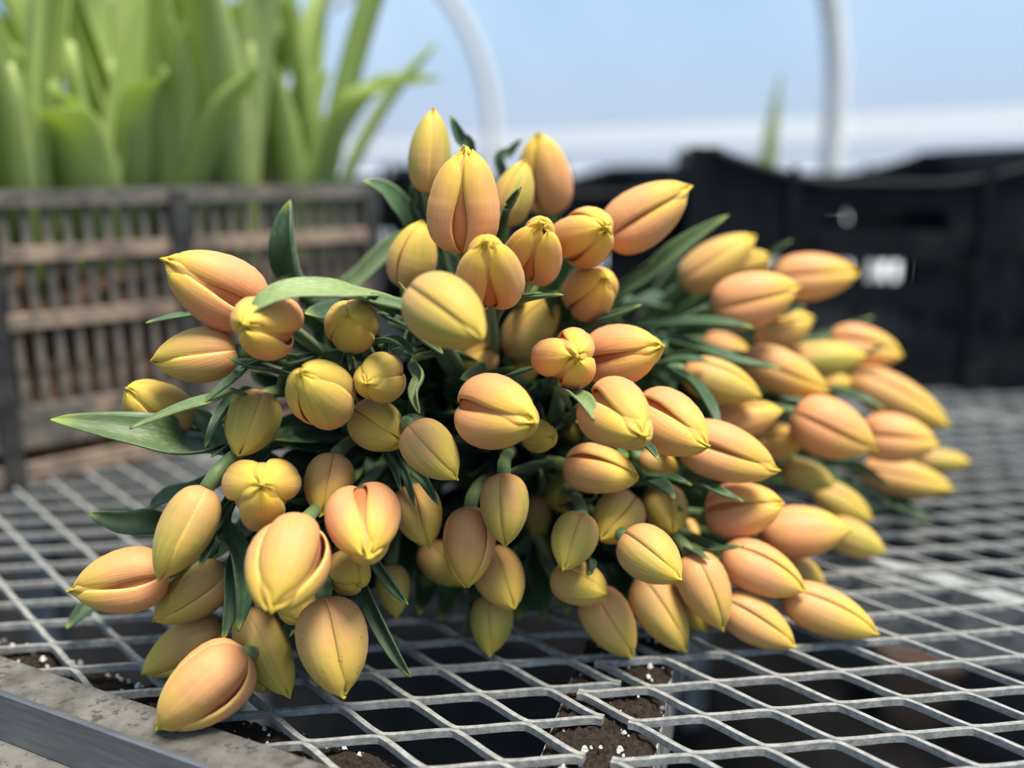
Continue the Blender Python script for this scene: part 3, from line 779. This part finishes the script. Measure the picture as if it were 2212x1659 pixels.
# ease neighbouring heads apart along their lines of sight
SV = [.12, .3, .48, .66, .84]
for it in range(60):
    cen = np.array([[list(t['base'] + t['ax'] * (t['L'] * v_)) for v_ in SV] for t in T])
    rad = np.array([[np.interp(v_, PROF_V, PROF_R) * t['W'] / 2 * .93 for v_ in SV] for t in T])
    n = len(T); dz = np.zeros(n); bad = 0
    for i in range(n):
        for j in range(i + 1, n):
            if (T[i]['c'] - T[j]['c']).length > .075: continue
            d_ = np.linalg.norm(cen[i][:, None, :] - cen[j][None, :, :], axis=2)
            pen = (rad[i][:, None] + rad[j][None, :] - d_).max()
            if pen > .0005:
                bad += 1
                sg_ = 1 if T[i]['z'] > T[j]['z'] else -1
                st_ = min(.0022, pen * .5)
                dz[i] += sg_ * st_; dz[j] -= sg_ * st_
    for t, d_ in zip(T, dz):
        if d_ == 0: continue
        z0 = t.setdefault('z0', t['z'])
        if t['rest']: d_ *= .25
        t['z'] = min(z0 + .05, max(z0 - .04, t['z'] + d_)); frame(t)
        if lowest(t) < .0005: t['z'] -= abs(d_) + .001; frame(t)
print('tulip overlaps left', bad, 'of', len(T))

def petal_geo(t, phi0, inner, rnd, nv=26, nu=15):
    R0 = t['W'] / 2; L = t['L']; o_ = t['open']
    lenf = rnd.uniform(.955, 1.0) * (.975 if inner else 1.0)
    rf = rnd.uniform(.975, 1.02)
    tuck = .07 + .22 * o_; tuckl = .21 + .10 * o_
    inf = 1 - tuckl - .085
    if not inner: lenf *= 1 - .11 * o_ * rnd.uniform(.6, 1.15)
    skew = rnd.uniform(-.05, .05)
    vs, fs, uv = [], [], []
    for i in range(nv):
        v_ = (i / (nv - 1)); v_ = v_ ** 1.12
        R = float(np.interp(v_, PROF_V, PROF_R))
        if v_ > .6 and not inner: R += ((v_ - .6) / .4) ** 1.3 * (.25 * o_)
        if v_ > .9: R *= 1 - (.55 if not inner else .93) * ((v_ - .9) / .1) ** 1.5 * (1 - .6 * o_ * (not inner))
        if inner:
            R *= inf + (.88 - .10 * o_ - inf) * min(1, max(0, (v_ - .45) / .45)) ** 1.3
        hw = math.radians(67 - 6 * o_)
        if inner: hw = math.radians(62)
        if not inner: hw *= 1 - (t['notch'] + .38 * o_) * math.exp(-((v_ - .30) / .40) ** 2)
        if v_ > .45: hw *= 1 - (.14 * o_ if not inner else .05) * ((v_ - .45) / .55) ** 1.3
        ve = .84 + .05 * o_ if not inner else .93
        if v_ > ve: hw *= .22 + .78 * math.sqrt(max(0.0, 1 - ((v_ - ve) / (1 - ve)) ** 2))
        for j in range(nu):
            u_ = -1 + 2 * j / (nu - 1)
            a_ = abs(u_)
            tk = (tuckl if u_ < 0 else tuck) if not inner else .05
            r = R * R0 * rf * (1 - tk * a_ ** 2.6)
            if not inner:
                r += R0 * .05 * o_ * max(0, a_ - .8) / .2 * min(1, v_ * 3)      # edge turned out a little
                r -= R0 * .022 * math.exp(-(u_ / .09) ** 2) * min(1, max(0, v_ - .25) * 3)   # crease of the midrib
            ph = phi0 + hw * u_ + skew * v_
            zz = L * lenf * v_ - (L * .028 * a_ ** 2 * max(0, v_ - .5) * 2 * (1 + o_))
            if inner and v_ > .8: r += R0 * .10 * o_ * math.sin(u_ * 7 + phi0) * (v_ - .8) * 5; zz += L * .02 * math.sin(u_ * 5 + phi0 * 3) * (v_ - .8) * 5
            vs.append(Vector((r * math.cos(ph), r * math.sin(ph), zz))); uv.append(((u_ + 1) / 2, v_))
    for i in range(nv - 1):
        for j in range(nu - 1):
            q = i*nu + j; fs.append((q, q+1, q+nu+1, q+nu))
    return vs, fs, uv

# bundle points the stems run to
CL_R = at(1235, 800, .84); CL_L = at(960, 905, .74); CL_T = at(1085, 900, .70); CL_B = at(1150, 985, .74)
CL_DIR = {'R': Vector((-.45, .8, -.06)), 'L': Vector((.35, .9, -.05)), 'T': Vector((.05, 1, -.25)), 'B': Vector((.05, 1, -.03))}
def cluster(t):
    if t['cl']: return t['cl']
    if t['cx'] > 1440 and t['cy'] > 860: return 'B'
    if t['cy'] < 640 and t['cx'] > 820: return 'T'
    if t['cx'] < 900: return 'L'
    return 'B'
stems = []
for t in T:
    t['cl'] = cluster(t)
    C = {'R': CL_R, 'L': CL_L, 'T': CL_T, 'B': CL_B}[t['cl']]
    dv = CL_DIR[t['cl']].normalized()
    off = (t['base'] - C); off = off - dv * off.dot(dv)
    Cp = C + off * .20 + Vector((random.uniform(-.004, .004), 0, random.uniform(-.004, .004)))
    b0 = t['base'] + t['ax'] * (t['L'] * .015)
    dist = (Cp - b0).length
    bk = (-t['ax'] + FWD * (.15 if 'visible stem' in t['label'] else 7.0 if 'frontmost peach' in t['label'] else 2.2)).normalized()
    if 'frontmost peach' in t['label']: bk = (FWD - UP * .45).normalized()
    P1 = b0 + bk * min(.055, dist * .35); P2 = Cp - dv * dist * .40
    pts = []
    for i in range(18):
        s_ = i / 17
        pts.append(b0*(1-s_)**3 + P1*3*s_*(1-s_)**2 + P2*3*s_*s_*(1-s_) + Cp*s_**3)
    end = Cp + dv * .13 + off * .10
    pts += [Cp.lerp(end, .35), Cp.lerp(end, .7), end]
    for p in pts: p.z = max(p.z, .0046)
    t['stem'] = pts; stems.append(pts)

tulips = []
rp_ = random.Random(5)
for ti, t in enumerate(T):
    root = empty('tulip', t['base']); tag(root, t['label'], 'tulip', 'cut tulips piled on the bench')
    zax = t['ax']; xax = t['ref']; yax = zax.cross(xax)
    root.rotation_mode = 'QUATERNION'
    root.rotation_quaternion = Matrix((xax, yax, zax)).transposed().to_quaternion()
    mw = Matrix.LocRotScale(Vector(t['base']), root.rotation_quaternion, None)
    t['root'] = root; t['mw'] = mw
    dirty = .0 if 'soil specks' in t['label'] else (.7 if rp_.random() < .3 else 1.0)
    for ring_ in (1, 0):
        for i in range(3):
            ph = math.radians(t['roll'] + 120 * i + (60 if ring_ else 0) + rp_.uniform(-5, 5))
            vs, fs, uv = petal_geo(t, ph, ring_ == 1, rp_)
            o = mesh_obj('petal', vs, fs, M_PETAL, root, True, uv)
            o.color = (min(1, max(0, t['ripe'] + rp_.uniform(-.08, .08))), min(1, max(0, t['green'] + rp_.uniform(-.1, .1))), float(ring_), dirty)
            sm = o.modifiers.new('thick', 'SOLIDIFY'); sm.thickness = .0010; sm.offset = -1
    inv = mw.inverted()
    vs = [inv @ p for p in t['stem']]
    sm_ = MB().tube(vs, [.0036] * 2 + [.0032] * (len(vs) - 2), 10)
    uvs = [((k_ % 10) / 10, .8 * (k_ // 10) / len(vs)) for k_ in range(len(sm_.v))]
    mesh_obj('stem', sm_.v, sm_.f, M_STEM, root, True, uvs)
    tulips.append(root)

def add_leaf(t, path, width, nrm, **kw):
    inv = t['mw'].inverted(); vs, fs, uv = leaf_geo(path, width, nrm, **kw)
    for v in vs: v.z = max(v.z, .002)
    o = mesh_obj('leaf', [inv @ v for v in vs], fs, M_LEAF, t['root'], True, uv)
    sm = o.modifiers.new('thick', 'SOLIDIFY'); sm.thickness = .0009; sm.offset = 0
    return o
# visible leaves, and some added to darken gaps: px path (root to tip) with depth, width px, facing
def face(nx, ny, nz): return RIGHT * nx + UP * ny - FWD * nz
LV = [
 ([(500,985,.50),(400,972,.462),(300,945,.448),(107,905,.44)], 116, (.05,.75,.7), .6, .25),
 ([(520,852,.45),(450,868,.43),(380,888,.425),(280,926,.42)], 34, (0,.8,.6), .5, .4),
 ([(450,690,.50),(400,684,.48),(314,697,.47)], 26, (0,.9,.5), .5, 0),
 ([(850,652,.45),(760,632,.42),(640,628,.408),(565,655,.405),(528,700,.41)], 66, (0,.75,.65), .25, .95),
 ([(690,640,.53),(648,590,.51),(628,520,.50),(626,432,.50)], 92, (-.55,.1,.8), .8, 0),
 ([(905,520,.54),(868,460,.53),(830,415,.525),(785,390,.52)], 58, (.2,.6,.7), .5, 0),
 ([(735,660,.60),(785,600,.58),(840,545,.565),(885,495,.56)], 72, (-.4,.5,.7), .3, .5),
 ([(1010,340,.54),(992,300,.53),(973,250,.525)], 30, (.3,.2,.9), .6, 0),
 ([(900,460,.53),(900,430,.52),(888,398,.515)], 26, (-.5,.2,.8), .6, 0),
 ([(1092,480,.49),(1105,445,.475),(1126,404,.468)], 26, (-.3,.3,.9), .9, 0),
 ([(1085,365,.60),(1105,330,.595),(1128,300,.59)], 24, (-.3,.3,.9), .6, 0),
 ([(1080,672,.47),(1140,650,.445),(1218,636,.435)], 32, (.1,.9,.35), .6, 0),
 ([(1075,655,.47),(1120,645,.44),(1168,632,.43)], 22, (.1,.8,.5), .9, 0),
 ([(560,785,.46),(505,822,.435),(430,878,.425)], 32, (-.3,.7,.6), .6, 0),
 ([(650,812,.47),(580,802,.445),(530,790,.44),(494,772,.44)], 30, (0,.9,.4), .6, 0),
 ([(620,790,.46),(570,780,.445),(520,795,.44)], 22, (0,.9,.4), .9, 0),
 ([(530,850,.47),(480,900,.45),(442,968,.44)], 36, (-.5,.4,.8), .7, 0),
 ([(400,1140,.50),(320,1135,.48),(260,1132,.475),(190,1108,.47)], 58, (0,.5,.8), .6, 0),
 ([(480,1110,.46),(515,1190,.445),(525,1280,.437),(514,1364,.432)], 46, (.5,.1,.8), .7, 0),
 ([(500,1210,.46),(495,1300,.447),(482,1383,.44)], 40, (.6,.1,.7), .8, 0),
 ([(470,1130,.45),(450,1180,.438),(432,1224,.432)], 22, (.3,.2,.9), .8, 0),
 ([(770,1225,.48),(805,1310,.465),(850,1400,.455),(888,1463,.452)], 40, (-.5,.4,.7), .9, 0),
 ([(800,1200,.48),(840,1255,.462),(881,1306,.458)], 26, (-.5,.4,.7), .8, 0),
 ([(842,970,.475),(855,1010,.465),(866,1058,.46)], 20, (-.3,.3,.8), .9, 0),
 ([(858,970,.475),(880,1030,.462),(896,1092,.457)], 20, (-.3,.3,.8), .9, 0),
 ([(880,985,.475),(920,1040,.462),(947,1090,.457)], 24, (-.5,.4,.7), .8, 0),
 ([(900,780,.48),(912,815,.455),(898,850,.447),(906,893,.442)], 34, (-.5,.2,.8), 1.0, .7),
 ([(790,650,.44),(850,662,.415),(880,668,.408),(914,690,.405)], 40, (0,.8,.6), .6, .5),
 ([(830,685,.46),(890,712,.43),(920,740,.425),(957,764,.42)], 36, (.2,.8,.5), .7, 0),
 ([(790,748,.46),(840,738,.44),(870,748,.435),(897,772,.432)], 28, (.2,.8,.5), .8, 0),
 ([(838,762,.45),(832,745,.445),(842,735,.44),(842,768,.438)], 14, (.5,.3,.8), .9, 0),
 ([(748,800,.45),(742,780,.445),(752,762,.44),(756,800,.437)], 16, (.5,.3,.8), .9, 0),
 ([(1070,830,.50),(1110,812,.475),(1163,790,.465)], 24, (-.2,.9,.4), .7, 0),
 ([(1210,850,.47),(1245,858,.435),(1268,878,.425),(1284,908,.42)], 44, (.2,.8,.55), .6, .7),
 ([(1370,950,.47),(1400,968,.452),(1422,992,.445)], 24, (.2,.8,.5), .8, 0),
 ([(1360,1050,.53),(1400,1045,.505),(1430,1055,.495),(1458,1078,.49)], 48, (.1,.9,.5), .6, 0),
 ([(1400,1025,.52),(1450,1035,.50),(1495,1048,.495)], 24, (.1,.9,.5), .7, 0),
 ([(1450,1025,.53),(1520,1050,.50),(1560,1068,.49),(1606,1083,.488)], 30, (.1,.9,.5), .7, 0),
 ([(1420,790,.56),(1490,830,.53),(1530,880,.51),(1558,942,.50)], 40, (.5,.6,.6), .7, 0),
 ([(1400,738,.60),(1500,755,.57),(1590,785,.555),(1690,796,.55)], 46, (.1,.9,.4), .6, 0),
 ([(1370,718,.60),(1470,705,.58),(1550,702,.57),(1630,708,.565)], 44, (.1,.9,.5), .6, 0),
 ([(1410,792,.56),(1470,780,.54),(1532,777,.535)], 30, (.1,.9,.5), .6, 0),
 ([(1330,670,.62),(1420,590,.585),(1490,530,.57),(1576,463,.56)], 66, (-.5,.6,.6), .6, .3),
 ([(1630,590,.70),(1668,550,.68),(1712,518,.67)], 26, (-.3,.7,.6), .6, 0),
 ([(1740,740,.74),(1810,718,.73),(1888,684,.72)], 30, (-.2,.9,.4), .6, 0),
 ([(1850,775,.70),(1890,757,.69),(1930,742,.685)], 18, (-.2,.9,.4), .6, 0),
 ([(1250,712,.53),(1320,688,.50),(1388,658,.49)], 34, (-.2,.8,.5), .7, 0),
 ([(1310,640,.56),(1360,605,.54),(1418,560,.53)], 26, (-.2,.8,.5), .7, 0),
 ([(1640,690,.66),(1690,682,.64),(1740,660,.635)], 26, (-.2,.9,.4), .6, 0),
 ([(1880,1060,.72),(1930,1085,.70),(1975,1105,.69),(2012,1142,.685)], 26, (.1,.9,.4), .6, 0),
 ([(1880,1100,.68),(1930,1098,.66),(1990,1120,.66)], 22, (.1,.9,.4), .6, 0),
 ([(1480,1205,.53),(1540,1192,.50),(1606,1180,.488)], 26, (.1,.9,.4), .6, 0),
 ([(1450,1170,.54),(1495,1190,.495),(1532,1208,.485)], 22, (.1,.9,.4), .6, 0),
 ([(1030,1270,.56),(1012,1340,.535),(998,1406,.525)], 30, (.4,.2,.8), .8, 0),
 ([(1110,1290,.57),(1122,1340,.55),(1130,1392,.545)], 26, (.4,.2,.8), .8, 0),
 ([(960,1130,.60),(930,1230,.565),(905,1330,.535)], 62, (.1,.4,.9), .5, 0),  # this row of drooping leaves is added to darken the space under the pile
 ([(1000,1130,.60),(985,1237,.565),(950,1345,.535)], 62, (.1,.4,.9), .5, 0),
 ([(1130,1130,.60),(1160,1237,.565),(1175,1345,.535)], 62, (.1,.4,.9), .5, 0),
 ([(1200,1130,.60),(1215,1230,.565),(1225,1330,.535)], 62, (.1,.4,.9), .5, 0),
 ([(880,1130,.60),(870,1220,.565),(850,1310,.535)], 62, (.1,.4,.9), .5, 0),
 ([(1080,1130,.60),(1090,1225,.565),(1085,1320,.535)], 62, (.1,.4,.9), .5, 0),
 ([(1300,1130,.60),(1330,1225,.565),(1350,1320,.535)], 62, (.1,.4,.9), .5, 0),
 ([(1420,1130,.60),(1450,1220,.565),(1490,1310,.535)], 62, (.1,.4,.9), .5, 0),
 ([(1040,1130,.60),(1030,1232,.565),(1040,1335,.535)], 62, (.1,.4,.9), .5, 0),
 ([(1150,1130,.60),(1140,1235,.565),(1120,1340,.535)], 62, (.1,.4,.9), .5, 0),
 ([(260,1270,.53),(200,1310,.515),(142,1358,.505)], 46, (0,.6,.7), .6, 0),
 ([(1770,850,.66),(1840,858,.635),(1912,884,.625)], 36, (.1,.9,.4), .6, 0),
 ([(1780,990,.68),(1850,1012,.65),(1925,1052,.64)], 36, (.1,.9,.4), .6, 0),
 ([(1700,1000,.66),(1780,1030,.65),(1850,1060,.65),(1930,1090,.655)], 40, (.1,.9,.4), .6, 0),
 ([(1380,1300,.57),(1395,1335,.54),(1412,1372,.53)], 26, (.4,.5,.7), .8, 0),
 ([(1445,1225,.53),(1475,1250,.495),(1484,1275,.487)], 18, (.4,.5,.7), .8, 0),
 ([(1260,1195,.50),(1278,1215,.478),(1272,1240,.474)], 18, (.4,.5,.7), .8, 0),
 ([(480,1490,.48),(505,1530,.455),(515,1560,.448)], 16, (.4,.5,.7), .8, 0),
 ([(1130,1040,.55),(1160,1010,.53),(1185,1015,.52)], 44, (.1,.9,.5), .6, 0),
 ([(520,1010,.50),(430,1060,.49),(360,1075,.49),(320,1100,.49)], 44, (0,.6,.7), .5, 0),
 ([(760,960,.58),(690,985,.54),(600,1000,.52)], 90, (0,.7,.7), .3, 0),  # this leaf and the next are added to cover a bright gap
 ([(780,1000,.58),(720,1010,.54),(640,1030,.52)], 80, (0,.7,.7), .3, 0),
 ([(520,985,.48),(430,905,.485),(350,915,.49),(260,905,.50)], 40, (0,.6,.7), .5, 0),
]
LV_N = len(LV)
allst = [(i, p) for i, t in enumerate(T) for p in t['stem'][5:18]]
for (path, wpx, nr, fold, curl) in LV:
    pts = [at(*q) for q in path]
    d0 = (pts[0] - pts[1]).normalized()
    best = None
    for i, p in allst:
        dd = (p - pts[0]); sc_ = dd.length - .5 * dd.dot(d0) + .3 * abs(dd.length - .03)
        if best is None or sc_ < best[0]: best = (sc_, i, p)
    t = T[best[1]]
    pts = [best[2]] + pts
    zm = path[len(path)//2][2]
    add_leaf(t, pts, wpx * zm / F * 1.15, face(*nr), fold=fold, n=26, m=9, peak=.55).color = (1 - curl, 1, 1, 1)
# further foliage between the stems
rl = random.Random(12)
for t in [q for q in T for _ in (0, 1)]:
    if rl.random() < .12: continue
    st = t['stem']; L = t['L']
    i0 = rl.randint(8, 12)
    p0 = st[i0]; tgt = t['base'] - t['ax'] * rl.uniform(.012, .030)
    sd = t['ax'].orthogonal().normalized(); sd = Quaternion(t['ax'], rl.uniform(0, 6.28)) @ sd
    if sd.dot(FWD) < -.2: sd = -sd
    tgt = tgt + sd * rl.uniform(.008, .020)
    m1 = p0.lerp(tgt, .35) + sd * .006; m2 = p0.lerp(tgt, .7) + sd * .014
    add_leaf(t, [p0, m1, m2, tgt], rl.uniform(.018, .028), sd.cross(t['ax']) + UP * .8, fold=rl.uniform(.3, .9), n=18, m=7, peak=.5)

# broad leaves around the stems behind the heads, added to block bright gaps
for t in [q for q in T for _ in (0, 1)]:
    st = t['stem']; p0 = st[rl.randint(14, 17)]; i1 = rl.randint(4, 7)
    sd = Quaternion(t['ax'], rl.uniform(0, 6.28)) @ t['ax'].orthogonal().normalized()
    tgt = st[i1] + sd * rl.uniform(.006, .016) + FWD * .012
    m1 = p0.lerp(tgt, .4) + sd * .008; m2 = p0.lerp(tgt, .75) + sd * .012
    add_leaf(t, [p0, m1, m2, tgt], rl.uniform(.026, .038), UP + sd * .6 - FWD * rl.uniform(0, 1.2), fold=rl.uniform(.2, .6), n=16, m=7, peak=.5)
